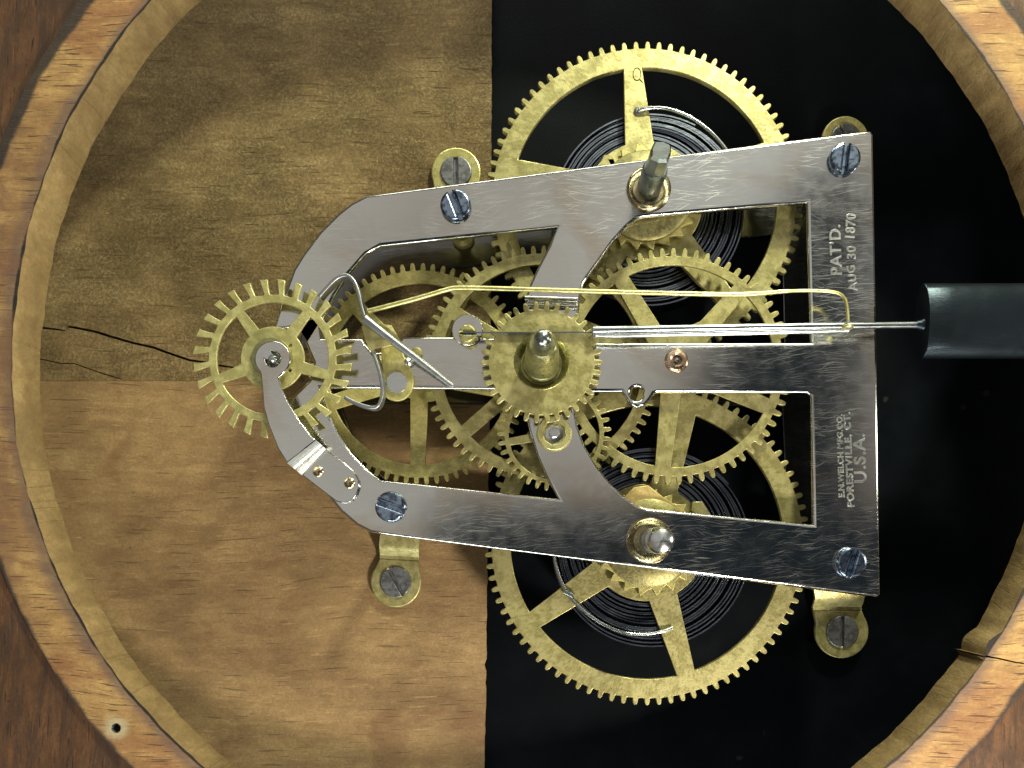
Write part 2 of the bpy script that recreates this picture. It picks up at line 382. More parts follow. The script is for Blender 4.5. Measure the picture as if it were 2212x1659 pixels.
# the face of the ring: bare oak with remains of dark stain along both edges
def ring_material():
    m, nt, b, co, c = wood('worn_oak', (0.20, 0.10, 0.045), (0.41, 0.245, 0.098), (0.58, 0.37, 0.145), fuzz=.35, gloss=.55, spec=.22, gs=1.7, bmp=.6, blotch=(.30, .52), pores=.75, dk=.05, red=(0.26, 0.105, 0.05))
    s = nt.new('ShaderNodeSeparateXYZ'); nt.l.new(co, s.inputs[0])
    R = nt.math('SQRT', nt.math('ADD', nt.math('POWER', s.outputs[0], 2), nt.math('POWER', s.outputs[1], 2)))
    R = nt.math('DIVIDE', R, S * K(70))
    n = nt.noise(co, 120, 4, .6, .4); n2 = nt.noise(co, 26, 3, .6)
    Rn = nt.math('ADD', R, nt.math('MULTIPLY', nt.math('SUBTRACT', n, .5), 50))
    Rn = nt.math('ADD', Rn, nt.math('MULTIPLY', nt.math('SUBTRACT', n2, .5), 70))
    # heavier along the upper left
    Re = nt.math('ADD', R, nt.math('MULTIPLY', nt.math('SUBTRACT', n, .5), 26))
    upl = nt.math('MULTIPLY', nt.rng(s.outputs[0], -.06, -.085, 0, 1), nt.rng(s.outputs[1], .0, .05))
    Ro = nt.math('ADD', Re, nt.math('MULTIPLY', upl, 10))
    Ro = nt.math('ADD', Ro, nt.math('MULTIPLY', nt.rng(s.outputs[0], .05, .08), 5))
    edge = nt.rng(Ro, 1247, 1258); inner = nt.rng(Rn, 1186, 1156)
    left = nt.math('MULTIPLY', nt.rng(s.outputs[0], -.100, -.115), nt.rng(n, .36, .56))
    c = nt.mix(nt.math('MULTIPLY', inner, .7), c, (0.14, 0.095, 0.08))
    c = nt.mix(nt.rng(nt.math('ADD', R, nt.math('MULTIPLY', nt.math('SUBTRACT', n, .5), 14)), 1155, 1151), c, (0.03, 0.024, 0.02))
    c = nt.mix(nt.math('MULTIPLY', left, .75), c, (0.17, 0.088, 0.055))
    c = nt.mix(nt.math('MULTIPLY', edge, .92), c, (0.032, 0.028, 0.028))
    # pale filler round the nail hole
    hx, hy = W(250, 1573, 70); ox, oy = W(1176, 775, 70)
    dx = nt.math('SUBTRACT', s.outputs[0], (hx - ox) * S); dy = nt.math('SUBTRACT', s.outputs[1], -(hy - oy) * S)
    dd = nt.math('DIVIDE', nt.math('SQRT', nt.math('ADD', nt.math('POWER', dx, 2), nt.math('POWER', dy, 2))), S)
    dd = nt.math('ADD', dd, nt.math('MULTIPLY', nt.math('SUBTRACT', n, .5), 30))
    c = nt.mix(nt.math('MULTIPLY', nt.rng(dd, 34, 16), .65), c, (0.50, 0.45, 0.28))
    nt.l.new(c, b.inputs['Base Color'])
    return m
M['ring'] = ring_material()
def black_material():
    m, nt, b, co = material('black_paint')
    n = nt.noise(co, 90, 4, .6); sp = nt.new('ShaderNodeTexVoronoi'); nt.l.new(co, sp.inputs['Vector']); sp.inputs['Scale'].default_value = 130
    rare = nt.rng(nt.noise(co, 60, 2), .62, .66)
    dot = nt.math('MULTIPLY', nt.rng(sp.outputs['Distance'], .16, .08), rare)
    c = nt.mix(nt.rng(n, .4, .7), (0.0010, 0.0018, 0.0028), (0.0022, 0.0032, 0.0045))
    c = nt.mix(nt.math('MULTIPLY', dot, .08), c, (0.20, 0.17, 0.13))
    nt.l.new(c, b.inputs['Base Color']); b.inputs['Roughness'].default_value = .6
    b.inputs['Specular IOR Level'].default_value = .05
    bump(nt, b, nt.noise(co, 1600, 3), .2, .0002)
    return m
M['black'] = black_material()

# ================================================================== THE CASE
case = tag(empty('clock_case', (1176, 775, -300)), 'old wooden clock case with a round opening over the bare backboard', 'clock case')
ZW = -230
def wv(pts, z): return [W(x, y, z) for x, y in pts]
crack = [(40, 702), (78, 706), (112, 710), (140, 714), (147, 705), (170, 709), (205, 716), (240, 727), (285, 740), (330, 750), (365, 763), (410, 778), (440, 782), (470, 789), (500, 793), (530, 803), (552, 806)]
wid = [4, 4, 3.2, 1.2, 3.6, 4.2, 4, 4, 4.2, 4.4, 4, 4, 3.4, 3, 2.6, 2.2, 1.6]
up_c = [(x, y - q / 2 - .6) for (x, y), q in zip(crack, wid)]; lo_c = [(x, y + q / 2 + .6) for (x, y), q in zip(crack, wid)]
fine = [(40, 768), (72, 773), (100, 778), (130, 785), (160, 785), (190, 796), (225, 808), (262, 819)]
fu = [(x, y - 1.1) for x, y in fine]; fl = [(x, y + 1.1) for x, y in fine]
XR = 1062
board_up = [(-420, -420), (XR + 1, -420)] + [(XR + random.uniform(-1.0, .9) - y / 300, y) for y in range(-40, 815, 13)] + [(XR - 3, 822.6)] + [(-420, 822.6), (-420, 770)] + fl + fu[::-1] + [(-420, 766), (-420, 705)] + lo_c + up_c[::-1] + [(-420, 700)]
plank_org = (*W(560, 600, ZW), ZW)
shape('plank', [wv(board_up, ZW)], ZW, ZW - 90, M['wood_up'], case, .4, org=plank_org)
edge = [(XR - 4, 823.2), (XR - 6, 1130), (XR - 8, 1300), (XR - 10, 1420), (XR - 13, 1434), (XR - 11, 1450), (XR - 12, 1560), (XR - 14, 2000)]
edge = [(edge[0][0], edge[0][1])] + [(XR - 4 - (y - 824) / 75 + random.uniform(-1.3, 1.0) - (4 if 1425 < y < 1440 else 0), y) for y in range(840, 1700, 13)] + [(XR - 14, 2000)]
pl2 = shape('plank', [wv([(-420, 823.2)] + edge + [(-420, 2000)], ZW)], ZW, ZW - 90, M['wood_low'], case, .4, org=(*W(500, 1300, ZW), ZW))
zb = ZW - 16
hx, hy = 1756, 1371
panel = shape('black_panel', [wv([(XR - 40, -420), (2700, -420), (2700, 2000), (XR - 40, 2000)], zb), wv(circle(hx, hy, 17, 20), zb)], zb, zb - 60, M['black'], case, .5, org=(*W(1700, 800, zb), zb))
bk = wv([(-420, -420), (2700, -420), (2700, 2000), (-420, 2000)], -330)
shape('case_back', [bk], -325, -340, M['wood_panel'], case, .5)
# the turned front ring
ZR, ZRB = 70, -17
rc = W(1176, 775, ZR); kr = K(ZR)
random.seed(3)
ph = [(random.uniform(0, 6.28), f, a) for f, a in ((3, 1.6), (7, 1.5), (13, 1.4), (29, 1.1), (61, .9), (113, .6), (197, .35))]
def jit(t, s): return s * sum(a * sin(f * t + p) for p, f, a in ph)
N = 900; outer, inner = [], []
c_in = [(2119, 1417), (2138, 1419), (2160, 1423), (2195, 1431), (2222, 1435), (2236, 1438)]
a_c = atan2(c_in[0][1] - 775, c_in[0][0] - 1176)
for i in range(N):
    t = 2 * pi * i / N
    outer.append((rc[0] + (1262 + jit(t, .5)) * kr * cos(t), rc[1] - 8 + (1262 + jit(t, .5)) * kr * sin(t)))
done = False
for i in range(N):
    t = 2 * pi * i / N
    if abs(t - a_c) < .0025:
        continue
    if t > a_c and not done:
        done = True
        # a split in the wood opens here
        up_ = [W(x, y - 2.0 + .2 * k, ZR) for k, (x, y) in enumerate(c_in[:5])]; dn_ = [W(x, y + 2.2 - .2 * k, ZR) for k, (x, y) in enumerate(c_in[:5])]
        inner += up_ + [W(*c_in[5], ZR)] + dn_[::-1]
    r = 1149 + jit(t + 1.3, .9)
    dd = t - a_c
    if -.06 < dd < 0: r -= 12 * sin(pi * (1 + dd / .06))
    inner.append((rc[0] + r * kr * cos(t), rc[1] + r * kr * sin(t)))
hole = wv(circle(250, 1573, 11, 16), ZR)
ring_org = (rc[0], rc[1], ZR)
Vr, Fr = weld(*shape_data([outer, inner, hole], ZR, ZRB, .6, 1))
ring = obj('dial_ring', Vr, Fr, M['ring'], case, ring_org, 35)
# bare inner wall of the ring gets the raw-edge wood
ring.data.materials.append(M['wood_wall'])
for p in ring.data.polygons:
    c = p.center; r_ = sqrt(c.x ** 2 + c.y ** 2) / S / kr
    if abs(p.normal.z) < .8 and r_ < 1200 and c.z < -1.0e-4: p.material_index = 1
shape('nail_hole_lining', [wv(circle(250, 1573, 11.3, 16), ZR), wv(circle(250, 1573, 9.6, 16), ZR)], ZR - 1, ZR - 40, M['screw_steel'], case, .3)
# dark veneered front round the ring
fo = wv([(-700, -700), (2900, -700), (2900, 2400), (-700, 2400)], 60)
fi = [(rc[0] + 1240 * kr * cos(2 * pi * i / 300), rc[1] - 8 + 1240 * kr * sin(2 * pi * i / 300)) for i in range(300)]
shape('front_panel', [fo, fi], 62, -15, M['wood_panel'], case, 1.0, org=(rc[0], rc[1], 62))

# ================================================================== THE MOVEMENT FRAME
frame = tag(empty('clock_movement', (*W(1300, 800, -165), ZW)), 'nickel plated skeleton clock frame with two open plates screwed to the backboard', 'clock frame')
OUT = [(790, 421.5), (1867, 281), (1882, 281), (1888, 290), (1896, 780), (1903, 1285), (1895, 1291), (836, 1156), (800, 1150), (770, 1135), (735, 1105), (700, 1062), (665, 1015), (640, 980), (620, 940), (606, 900), (600, 868), (632, 855), (667, 821), (676, 783), (666, 760), (657, 737), (684, 694), (640, 706), (591, 712), (598, 681), (605, 656), (612, 636), (620, 618), (633, 582), (654, 548), (690, 500), (730, 460), (758, 438)]
W1 = [(822, 531), (1203, 490), (1187, 528), (1160, 580), (1142, 620), (1133, 655), (1130, 700), (1128, 733), (1000, 727), (868, 727), (862, 742), (846, 758), (806, 762), (788, 742), (781, 731), (694, 731), (694, 700), (707, 670), (722, 639), (753, 591), (791, 548)]
W2 = [(1390, 468), (1744, 437), (1751, 740), (1240, 740), (1248, 690), (1255, 640), (1261, 612), (1269, 600), (1296, 563), (1324, 523), (1356, 488), (1375, 473)]
W3 = [(694, 838), (1130, 841), (1133, 880), (1143, 930), (1160, 985), (1180, 1030), (1205, 1077), (822, 1037), (790, 1010), (760, 978), (730, 935), (712, 895), (700, 862)]
W4 = [(1242, 846), (1343, 846), (1350, 856), (1360, 872), (1376, 881), (1394, 876), (1406, 862), (1413, 850), (1420, 848), (1744, 848), (1752, 855), (1757, 1133), (1400, 1098), (1375, 1090), (1350, 1072), (1320, 1045), (1290, 1008), (1262, 960), (1248, 920), (1241, 880)]
def rounded(lp, r=0): return lp
holes = [circle(1401, 410, 36, 28), circle(1403, 1168, 36, 28), circle(1376, 850, 15, 20), circle(1170, 790, 30, 24), circle(1197, 937, 20, 20), circle(1461, 779, 18, 20)]
fp = shape('front_plate', [OUT, W1, W2, W3, W4] + holes, 0, -15, M['plate'], frame, 6.5, res=3, smooth=42)
BW1 = [(822, 531), (1400, 470), (1744, 437), (1751, 733), (1000, 731), (694, 731), (694, 700), (707, 670), (722, 639), (753, 591), (791, 548)]
BW2 = [(694, 838), (1745, 848), (1757, 1133), (1300, 1090), (822, 1037), (790, 1010), (760, 978), (730, 935), (712, 895), (700, 862)]
ZB = -165
shape('back_plate', [OUT, BW1, BW2], ZB, ZB - 15, M['plate_shaded'], frame, 3.0, smooth=42)
# pillars behind the four blued screws
scr = [(985, 447, radians(68), 'blued screw at the upper left of the plate with a steep slot'), (845, 1095, radians(20), 'blued screw at the lower left of the plate with a nearly level slot'),
       (1822, 346, radians(97), 'blued screw in the upper right corner of the plate'), (1835, 1215, radians(107), 'blued screw in the lower right corner of the plate')]
p0 = None
for i, (x, y, a, lb) in enumerate(scr):
    if p0 is None:
        p0 = turned('pillar', x, y, [(26, ZB), (26, ZB + 18), (17, ZB + 28), (15, -85), (17, -43), (26, -33), (26, -15)], M['brass_dull'], frame, 24, org=(x, y, -15))
    else:
        c = p0.copy(); COL.objects.link(c); place(c, (x, y, -15), frame)
for x, y, a, lb in scr:
    V, Fc = screw_data(x, y, 33, 15, 15, a, .26, 6)
    s = obj('plate_screw', V, Fc, M['blued'], frame, (x, y, 0), 30); s['label'] = lb
# bushings set into the plate
turned('bushing', 1401, 409, [(48, -1), (48, 5), (46, 8), (43, 9.5), (39, 8), (34, 3), (33, -14)], M['bush'], frame, 40)
turned('bushing', 1403, 1168, [(50, -1), (50, 5), (48, 9), (45, 11), (41, 9), (35, 3), (34, -14)], M['bush'], frame, 40)
turned('bushing', 1461, 779, [(26, -1), (25, 4), (21, 8), (15, 9), (11, 7), (9, 1), (9, -14)], M['copper'], frame, 32)
turned('pivot', 1461, 779, [(6, -20), (6, 4), (4, 7), (.01, 8)], M['steel_rod'], frame, 16)
V, Fc = join(lathe(1197, 937, [(39, -1), (39, 1.5), (37, 2)], 32), shape_data([circle(1197, 937, 37, 32), circle(1197, 937, 25, 8, .2)], 13, 2, 2.5, 2))
o = obj('bushing', V, Fc, M['wire'], frame, (1197, 937, 0)); o['label'] = 'brass bushing with an eight sided mouth below the centre wheel'
turned('pivot', 1197, 937, [(20, -12), (20, 4), (13, 5), (12, 16), (10, 18)], M['steel'], frame, 8, smooth=20)
# bent lip where the upper arm steps down
for yy, zt in ((648, 9), (663, 4)):
    tube('arm_lip', [(1134, yy - 4, zt), (1190, yy - 2, zt), (1247, yy, zt)], 5.5, M['plate'], frame, 2, 10)
# escape cock
cock = shape('escape_cock', [[W(x, y, 56) for x, y in (
    [(588.6 + 39 * cos(radians(a)), 775 + 39 * sin(radians(a))) for a in range(135, 410, 12)] +
    [(602, 815), (607, 835), (622, 869.5), (647, 909), (674, 944), (683, 951), (620, 1000), (600, 969), (580, 919), (569, 879), (566, 840), (563, 808)])],
    [W(588.6 + 17 * cos(t / 20 * 2 * pi), 775 + 17 * sin(t / 20 * 2 * pi), 56) for t in range(20)]], 56, 47, M['plate'], frame, 2.4, res=2, smooth=42)
foot = [(652, 1026), (690, 1056), (726, 1083), (744, 1088), (760, 1082), (771, 1068), (776, 1053), (775, 1038), (763, 1016), (735, 993), (704, 971)]
shape('cock_foot', [[W(x, y, 9) for x, y in foot]], 9, 0.5, M['plate'], cock, 2.4, res=2, smooth=42)
ln = [((620, 1000), (683, 951), 56), ((626, 1005), (688, 955), 54), ((632, 1010), (692, 959), 34), ((637, 1014), (696, 962), 36), ((642, 1018), (699, 965), 20), ((647, 1022), (702, 968), 14), ((652, 1026), (704, 971), 9)]
Vb, Fb = [], []
for a, b_, z in ln: Vb += [(*W(*a, z), z), (*W(*b_, z), z), (*W(*b_, z - 8), z - 8), (*W(*a, z - 8), z - 8)]
for i in range(len(ln) - 1):
    for j in range(4): Fb.append((i * 4 + j, i * 4 + (j + 1) % 4, i * 4 + 4 + (j + 1) % 4, i * 4 + 4 + j))
obj('cock_bend', Vb, Fb, M['bend'], cock, None, 10)
for x, y in ((687, 1018), (755, 1043)):
    cx, cy = W(x, y, 9); turned('rivet', cx, cy, [(12, 7), (12, 10), (9, 13), (4, 14.5), (.01, 15)], M['bush'], cock, 18)
turned('escape_pivot', *W(588.6, 775, 60), [(15, 40), (15, 46), (10, 50), (9, 60), (5, 65), (.01, 66)], M['steel_rod'], cock, 20)
# verge bridge: brass lever with a big steel rivet
br = [(822, 752), (836, 742), (862, 736), (868, 755), (874, 772), (884, 789), (891, 806), (893, 826), (888, 846), (876, 860), (857, 866), (838, 861), (826, 848), (823, 826), (826, 800), (824, 775)]
bridge = shape('verge_bridge', [[W(x, y, 12) for x, y in smooth_path(br + br[:1], 3)[:-1]]], 12, 2, M['brass_light'], frame, 2.0, res=2)
turned('rivet', *W(857, 826, 17), [(23, 8), (23, 15), (22, 17)], M['steel'], bridge, 28)
Vt, Ft = [], []
for (x, y, z) in ((817, 700, 40), (846, 702, 36), (868, 742, 13), (826, 752, 13)): Vt.append((*W(x, y, z), z)); 
for (x, y, z) in ((817, 700, 30), (846, 702, 26), (868, 742, 3), (826, 752, 3)): Vt.append((*W(x, y, z), z))
Ft = [(0, 1, 2, 3), (4, 5, 6, 7), (0, 1, 5, 4), (1, 2, 6, 5), (2, 3, 7, 6), (3, 0, 4, 7)]
obj('bridge_lug', Vt, Ft, M['brass_light'], bridge)
turned('stop_pin', *W(880, 780, 16), [(11, 0), (11, 8), (8, 12), (.01, 16)], M['steel'], frame, 16)
turned('locating_pin', *W(899, 761, 10), [(12, 0), (12, 7), (9, 10), (.01, 11)], M['brass'], frame, 16)
# suspension post
turned('post_washer', 1010, 714, [(34, 0.3), (34, 4), (32, 6)], M['plate'], frame, 32)
cx, cy = W(1010, 720, 30)
V, Fc = screw_data(cx, cy, 19, 34, 34, 0.0, .16, 5)
obj('suspension_post', V, Fc, M['brass_bright'], frame, None, 30)
# stamped lettering along the right strut
def text(body, px, py, size, ang, z=0.0, sx=1.0):
    cu = bpy.data.curves.new('stamped_lettering', 'FONT'); cu.body = body; cu.size = size * S; cu.align_x = 'CENTER'; cu.align_y = 'CENTER'
    cu.extrude = 1.0 * S; cu.bevel_depth = .35 * S; cu.space_character = 1.12; cu.offset = .2 * S
    t = bpy.data.objects.new('tmp', cu)
    me = bpy.data.meshes.new_from_object(t); bpy.data.objects.remove(t)
    c, s = cos(ang), sin(ang)
    V = [(px + (q.co.x * sx * c - q.co.y * s) / S, py - (q.co.x * sx * s + q.co.y * c) / S, z + q.co.z / S) for q in me.vertices]
    Fc = [tuple(p.vertices) for p in me.polygons]
    bpy.data.meshes.remove(me)
    return obj('stamped_lettering', V, Fc, M['stamp'], frame, (px, py, 0), 30)
text("PAT'D.", 1806, 540, 34, radians(92), sx=1.0)
text('AUG', 1841, 600, 25, radians(97)); text('30', 1840, 546, 27, radians(91)); text('1870', 1838, 490, 29, radians(87), sx=.9)
text('E.N.WELCH MFG.CO.', 1816, 985, 17, radians(91.5), sx=1.02)
text('FORESTVILLE, CT.', 1834, 993, 20, radians(92.5), sx=1.18)
text('U.S.A.', 1858, 990, 36, radians(92), sx=1.08)
# mounting feet with wood screws
def mount(eye, r, neck, ang, rs, lb, mat, slot=.16, zt=-216):
    cx, cy = W(*eye, zt); k = K(zt)
    n0, n1 = neck
    a0 = atan2(n0[1] - eye[1], n0[0] - eye[0]); a1 = atan2(n1[1] - eye[1], n1[0] - eye[0])
    if a1 < a0: a1 += 2 * pi
    lp = [W(*n0, zt)]
    # go the long way round from n0 to n1
    st = a0 - .35; en = a1 + .35 - 2 * pi
    for i in range(33):
        t = st + (en - st) * i / 32; lp.append((cx + r * k * cos(t), cy + r * k * sin(t)))
    lp.append(W(*n1, zt))
    f = shape('mounting_foot', [lp, circle(cx, cy, rs * k * .92, 24)], zt, ZW + 1, mat, frame, 3.5, res=2); f['label'] = lb
    # the riser up to the back plate
    dx, dy = ((n0[0] + n1[0]) / 2 - eye[0]), ((n0[1] + n1[1]) / 2 - eye[1]); m = sqrt(dx * dx + dy * dy); dx /= m; dy /= m
    pr = [(0, zt), (8, zt + 1), (20, -200), (34, -186), (60, -181.5)]
    Vq, Fq = [], []
    b0, b1 = W(*n0, zt), W(*n1, zt)
    for dd, z in pr:
        for b in (b0, b1): Vq.append((b[0] + dx * dd, b[1] + dy * dd, z))
        for b in (b1, b0): Vq.append((b[0] + dx * dd, b[1] + dy * dd, z - 9))
    for i in range(len(pr) - 1):
        for j in range(4): Fq.append((i * 4 + j, i * 4 + (j + 1) % 4, i * 4 + 4 + (j + 1) % 4, i * 4 + 4 + j))
    Fq += [(0, 1, 2, 3), tuple(range(len(Vq) - 4, len(Vq)))]
    obj('foot_riser', Vq, Fq, mat, f, None, 40)
    V, Fc = screw_data(cx, cy, rs * k, zt + 5, 12, ang, slot, 3)
    obj('wood_screw', V, Fc, M['screw_steel'], f, (cx, cy, zt), 30)
mount((855, 1257), 55, ((820, 1206), (904, 1211)), radians(60), 34, 'brass foot with a tilted screw slot on the lower board', M['brass'])
mount((1819, 1364), 58, ((1757, 1318), (1862, 1318)), radians(91), 35, 'stained brass foot on the black panel below the plate corner', M['brass'])
mount((985, 372), 54, ((1034, 412), (938, 412)), radians(89), 34, 'brass foot showing above the upper bar on the left', M['brass_bright'], .24)
mount((1827, 300), 50, ((1870, 340), (1784, 340)), radians(60), 32, 'dim brass foot behind the upper right corner', M['brass_dull'])

# ================================================================== WHEELS
GW = 'great wheels of the two spring barrels'
def great(px, py, R, angs, phase, label, lower):
    z = -58; cx, cy = W(px, py, z); k = K(z)
    e = tag(empty('great_wheel', (cx, cy, z - 12)), label, 'gear wheel', GW)
    loops = [gear_loop(cx, cy, R * k, (R - 15) * k, 84, phase, .42)] + spokes_windows(cx, cy, (R - 57) * k, 127 * k, angs, 40 * k, 62 * k) + [circle(cx, cy, 40, 24)]
    shape('gear', loops, z, z - 13, M['brass'], e, 1.4)
    # ratchet, its cap and the arbor
    lp = []
    n = 20
    for i in range(n):
        a = 2 * pi * i / n + .1; s_ = -1 if lower else 1
        lp += [(cx + 102 * cos(s_ * a), cy + 102 * sin(s_ * a)), (cx + 120 * cos(s_ * (a + .06)), cy + 120 * sin(s_ * (a + .06))), (cx + 106 * cos(s_ * (a + .2)), cy + 106 * sin(s_ * (a + .2)))]
    shape('ratchet_wheel', [lp, circle(cx, cy, 30, 20)], z + 16, z + 4, M['brass_dull'], e, 1.0)
    turned('ratchet_cap', cx, cy, [(100, z + 16), (100, z + 25), (94, z + 30), (60, z + 33), (28, z + 33)], M['cap'], e, 40)
    ax, ay = (1403, 1168) if lower else (1401, 409)
    turned('arbor', ax, ay, [(25, ZB + 2), (26, -20), (26, 84), (23, 92)], M['arbor'], e, 32)
    # squared end for the key
    V, Fc = [], []
    ln_ = [(20, 88), (22, 97), (22, 150), (18, 158)]
    rot = .25 if not lower else .1
    for r, zq in ln_:
        for i in range(8):
            a = rot + i * pi / 4 + (pi / 4 if False else 0); rr = r * (1.08 if i % 2 else .93)
            V.append((ax + rr * cos(a), ay + rr * sin(a), zq))
    for q in range(len(ln_) - 1):
        for i in range(8): Fc.append((q * 8 + i, q * 8 + (i + 1) % 8, q * 8 + 8 + (i + 1) % 8, q * 8 + 8 + i))
    Fc += [tuple(range(8)), tuple(range(24, 32))]
    if not lower: obj('arbor_square', V, Fc, M['arbor'], e, None, 15)
    else: turned('arbor_end', ax, ay, [(25, 91), (27, 96), (27, 140), (22, 150), (10, 156), (.01, 157)], M['steel'], e, 28)
    return e, cx, cy
gu, gux, guy = great(1392, 433, 344, (-5, 68, 140, 212, 284), .02, 'large brass wheel at the top with a wire hooked through its upright spoke', False)
gl, glx, gly = great(1398, 1172, 352, (163.5, 235.5, 307.5, 17, 91.5), .0, 'large brass wheel at the bottom with a wire bridging two spokes', True)
V, Fc = tube_data([(*W(1376 + 8.5 * cos(t * .52 + .9), 160 + 14 * sin(t * .52 + .9), -57.6), -57.6) for t in range(13)] + [(*W(1388, 178, -57.6), -57.6)], .75, 6)
obj('scratched_mark', V, Fc, M['black'], gu, None, 40)
tube('click_spring', [(1378, 240, -55), (1388, 236, -52), (1410, 233, -52), (1440, 235, -53), (1475, 246, -54), (1505, 262, -55), (1535, 285, -56), (1560, 312, -57), (1585, 345, -58)], 4.2, M['steel_rod'], gu)
tube('click_spring', [(1196, 1180, -54), (1200, 1215, -53), (1212, 1255, -52), (1232, 1290, -51), (1268, 1325, -50), (1310, 1352, -50), (1355, 1368, -50), (1395, 1370, -51), (1430, 1364, -52), (1452, 1356, -56)], 4.2, M['steel_rod'], gl)
V, Fc = tube_data([(*W(1220, 1277, -50), -50), (*W(1238, 1287, -50), -50)], 7, 10); obj('spring_clip', V, Fc, M['steel_rod'], gl, None, 40)
turned('spring_stud', *W(1378, 240, -57), [(9, -60), (9, -55), (5, -53)], M['screw_steel'], gu, 14)
for pr, (x, y, a) in ((gl, (1505, 1092, .9)), (gu, (1318, 345, 2.2))):
    c_, s_ = cos(a), sin(a)
    pts = [(0, -14), (46, -10), (70, 10), (40, 10), (0, 16), (-12, 2)]
    shape('click', [[W(x + px_ * c_ - py_ * s_, y + px_ * s_ + py_ * c_, -44) for px_, py_ in pts]], -42, -54, M['brass'], pr, 1.2)
shape('click', [[W(x, y, -30) for x, y in ((1436, 1076), (1400, 1048), (1370, 1052), (1350, 1072), (1345, 1090), (1370, 1104), (1420, 1112), (1480, 1118), (1486, 1108))]], -30, -40, M['bronze'], gl, 1.5)

def spring(label, cx, cy, r0, r1, turns, a_end, tail, zf=-80, zb=-148):
    pts = []; n = int(turns * 72)
    for i in range(n + 1):
        q = i / n; a = a_end - (1 - q) * turns * 2 * pi
        k_ = q * turns; r = r0 + (r1 - r0) * (k_ + .30 * sin(k_ * 2.3) + .22 * sin(k_ * 5.1)) / turns; sh = q * q
        pts.append((cx + sh * 16 + r * cos(a), cy + sh * 12 + r * sin(a)))
    pts += tail
    V, Fc = [], []; th = 3.3
    lp = ribbon_loop(pts, th); m = len(pts)
    for i in range(m):
        L = lp[i]; R = lp[2 * m - 1 - i]
        V += [(*L, zf), (*R, zf), (*R, zb), (*L, zb)]
    for i in range(m - 1):
        for j in range(4): Fc.append((i * 4 + j, i * 4 + (j + 1) % 4, i * 4 + 4 + (j + 1) % 4, i * 4 + 4 + j))
    o = obj('mainspring', V, Fc, M['spring'], None, (cx, cy, zb), 30)
    return tag(o, label, 'mainspring', 'coiled steel mainsprings behind the great wheels')
spring('coiled blue steel mainspring behind the upper great wheel', gux, guy, 118, 218, 17, radians(-62), [])
spring('coiled blue steel mainspring behind the lower great wheel', glx, gly, 118, 226, 18, radians(-40), [])

def wheel(name, label, px, py, z, Rt, Rr, Rin, N, angs, wr, wh, hub, mat, thick=7, phase=0.0, arb=7, pin=26, pz=(-20, -30)):
    cx, cy = W(px, py, z)
    e = tag(empty(name, (cx, cy, z - thick)), label, 'gear wheel')
    gear('gear', px, py, z, Rt, Rr, Rin, N, angs, wr, wh, hub, 6, mat, e, thick, phase)
    turned('arbor', cx, cy, [(arb, ZB - 2), (arb, -4)], M['steel'], e, 16)
    turned('hub', cx, cy, [(hub * .75, z - thick - 8), (hub * .75, z - thick + .5)], M['brass_dull'], e, 24)
    pinion('pinion', cx, cy, pin, pz[0], pz[1], M['steel'], e)
    return e
A_ = (-59, 13, 85, 157, 229)
ea = wheel('train_wheel', 'five spoked brass wheel behind the centre gear, left of its twin', 1170, 789, -44, 259, 242, 217, 70, A_, 30, 34, 48, M['brass'], 8, .02, pz=(-60, -110))
eb = wheel('train_wheel', 'five spoked brass wheel right of the centre gear, in the right windows', 1455, 791, -26, 256, 238.5, 218.5, 63, (-31, 41, 113, 186, 258), 34, 44, 50, M['brass'], 7, .0, pz=(-40, -100))
ec = wheel('minute_wheel', 'small thin rimmed brass wheel peeping out beneath the centre gear', 1197, 937, -17, 124, 108, 98, 35, (20, 140, 260), 16, 20, 30, M['brass'], 5, .05, pz=(-28, -60))
ed = wheel('train_wheel', 'dull brass wheel under the crutch wire, farthest left behind the plate', 906, 808, -96, 240, 224, 196, 66, (-43, 29, 101, 181, 252), 32, 38, 56, M['brass_dull'], 8, .03, pz=(-110, -150))
# centre gear with its pipe, in front of the plate
z = 30; cx, cy = W(1170, 782, z); k = K(z)
em = tag(empty('centre_gear', (cx, cy, 0)), 'solid brass gear in the middle with an upright hand pipe', 'gear wheel')
shape('gear', [gear_loop(cx, cy, 132 * k, 115 * k, 34, .09, .46), circle(cx, cy, 60 * k, 40)], z, z - 9, M['brass'], em, 1.4)
turned('collar', cx, cy, [(61 * k, z - 24), (61 * k, z - .5), (58, z + .5), (55, z - 3), (50, z - 14), (44, z - 18), (34, z - 18)], M['pipe'], em, 48)
turned('hand_pipe', cx, cy, [(41, z - 19), (40, z - 2), (37, z + 2), (36, 70), (33, 120), (30, 165), (25, 173)], M['pipe'], em, 40)
turned('centre_shaft', cx, cy, [(14, ZB), (14, -10), (14, 150), (17, 168), (17, 206), (15, 217), (9, 223), (.01, 225)], M['arbor'], em, 32)
# escape wheel
z = 32; cx, cy = W(588.6, 774, z); k = K(z)
ee = tag(empty('escape_wheel', (cx, cy, 0)), 'brass escape wheel with long flared teeth at the left end', 'escape wheel')
lp = []; Nn = 28; p = 2 * pi / Nn
for i in range(Nn):
    a = radians(-4.8) + i * p
    def pol(r, t): return (cx + r * k * sin(t), cy - r * k * cos(t))
    lean = -.018
    lp += [pol(138, a - .056), pol(141, a - .046), pol(158, a - .048 + lean), pol(172.5, a - .060 + lean), pol(170, a + .038 + lean), pol(158, a + .037 + lean), pol(141, a + .034), pol(138, a + .044), pol(137.5, a + p / 2)]
shape('gear', [lp] + spokes_windows(cx, cy, 121 * k, 69 * k, (-36, 37, 107, 180, 249), 20 * k, 26 * k) + [circle(cx, cy, 10, 16)] +
      [circle(*W(627, 746, z), 4, 10), circle(*W(626, 800, z), 4, 10)], z, z - 7, M['brass_light'], ee, 1.1)
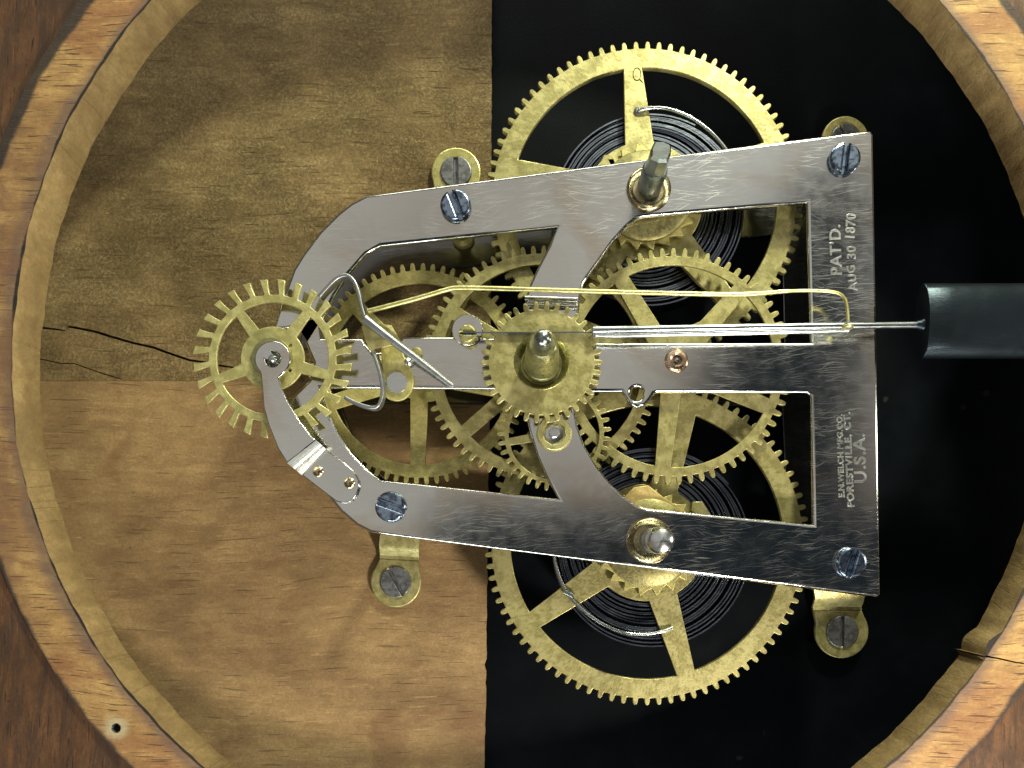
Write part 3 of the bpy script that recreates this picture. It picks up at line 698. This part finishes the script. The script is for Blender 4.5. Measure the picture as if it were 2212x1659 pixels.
turned('hub', cx, cy, [(43, z - 1), (43, z + 5), (41, z + 8), (30, z + 9), (20, z + 11)], M['pipe'], ee, 36)
turned('arbor', cx, cy, [(9, ZB), (9, 0), (9, 60)], M['steel'], ee, 16)

# ================================================================== VERGE AND CRUTCH
ev = tag(empty('verge', (*W(800, 730, 20), 20)), 'bent steel pallet strip with a long brass crutch wire beside the escape wheel', 'verge')
ps = [(688, 640), (704, 622), (724, 602), (743, 593.5), (756, 598), (767, 612), (775, 636), (781, 664), (789, 692), (794, 724), (800, 748), (806, 764), (815, 789), (822, 816), (825, 848), (818, 873), (805, 880), (785, 876), (762, 867), (743, 857)]
pp = smooth_path([W(x, y, 44) for x, y in ps], 4)
shape('pallet_strip', [ribbon_loop(pp, 7.0)], 44, 16, M['satin'], ev, 1.6, res=1)
sd = [(781, 706), (818, 700), (846, 744), (797, 758)]
V = [(*W(x, y, zq), zq) for x, y, zq in ((781, 706, 52), (818, 700, 52), (846, 744, 50), (797, 758, 50), (783, 703, 24), (818, 699, 24), (846, 742, 24), (799, 754, 24), (838, 728, 54), (812, 716, 50))]
obj('saddle', V, [(0, 1, 9), (1, 8, 9), (8, 2, 3, 9), (0, 9, 3), (4, 5, 6, 7), (0, 1, 5, 4), (1, 8, 2, 6, 5), (2, 3, 7, 6), (3, 0, 4, 7)], M['brass'], ev, None, 12)
tube('verge_pin', [(787, 688, 62), (835, 726, 48), (900, 775, 27), (976, 834, 5)], [9.5, 9, 7.8, 6], M['satin'], ev, 1, 14)
tube('crutch_wire', [(795, 672, 50), (835, 662, 50), (900, 645, 50), (965, 626, 50), (990, 622, 50), (1060, 623, 50), (1300, 630, 50), (1560, 636, 50), (1640, 634, 50), (1700, 629, 51), (1765, 628, 52), (1806, 632, 53), (1824, 644, 54), (1830, 665, 56), (1832, 694, 58)],
     [5.0] * 49 + [4.2] * 6 + [3.4] * 30, M['wire'], ev, 6)
V, Fc = [], []
V, Fc = tube_data([(*W(1832 + 9 * cos(t), 706, 56), 50 + 16 * sin(t)) for t in [i * 2 * pi / 16 for i in range(17)]], 3.2, 8)
obj('crutch_loop', V, Fc, M['wire'], ev, None, 40)
# ================================================================== PENDULUM
ep = tag(empty('pendulum', (*W(1640, 708, 45), 45)), 'steel pendulum rod hanging from the post, ending in a dark round bob', 'pendulum')
V, Fc = [], []
for x, y in ((1000, 718.5), (1290, 717.5)):
    for dy, zq in ((-1.3, 40), (1.3, 40), (1.3, 20), (-1.3, 20)):
        q = W(x, y, zq); V.append((q[0], q[1] + dy, zq))
Fc = [(0, 1, 2, 3), (4, 5, 6, 7)] + [(j, (j + 1) % 4, 4 + (j + 1) % 4, 4 + j) for j in range(4)]
obj('suspension_spring', V, Fc, M['spring'], ep)
tube('rod', [(1282, 713, 46), (1500, 709, 46), (1832, 704, 46), (1992, 702, 46)], 7.4, M['steel_rod'], ep, 1, 14)
tube('rod', [(1282, 723, 44), (1330, 725, 44), (1600, 719, 44), (1832, 714, 44)], 5.0, M['steel'], ep, 1, 12)
V, Fc = tube_data([(*W(1282, 708, 46), 46), (*W(1284, 730, 44), 44)], 5, 10); obj('rod_clip', V, Fc, M['steel'], ep, None, 40)
zc = 45; bx0, by = W(1992, 693.5, zc); bx1, _ = W(2420, 693.5, zc); rb = 81 * K(zc)
prof = [(0, 20), (0, rb - 1.5), (1.5, rb), (60, rb), (bx1 - bx0, rb)]
V, Fc = [], []; n = 64
for dx, r in prof:
    for i in range(n):
        a = 2 * pi * i / n; V.append((bx0 + dx, by + r * cos(a), zc + r * sin(a) * .4))
for q in range(len(prof) - 1):
    for i in range(n): Fc.append((q * n + i, q * n + (i + 1) % n, q * n + n + (i + 1) % n, q * n + n + i))
Fc += [tuple(range(n)), tuple(range((len(prof) - 1) * n, len(prof) * n))]
obj('bob', V, Fc, M['bob'], ep, (bx0, by, zc), 30)
V, Fc = tube_data([(bx0 - 14, W(0, 702, 46)[1], 46), (bx0 - 6, W(0, 702, 46)[1], 46), (bx0 + 2, W(0, 702, 46)[1], 46)], [8, 10, 14], 14); obj('bob_collar', V, Fc, M['bob'], ep, None, 40)
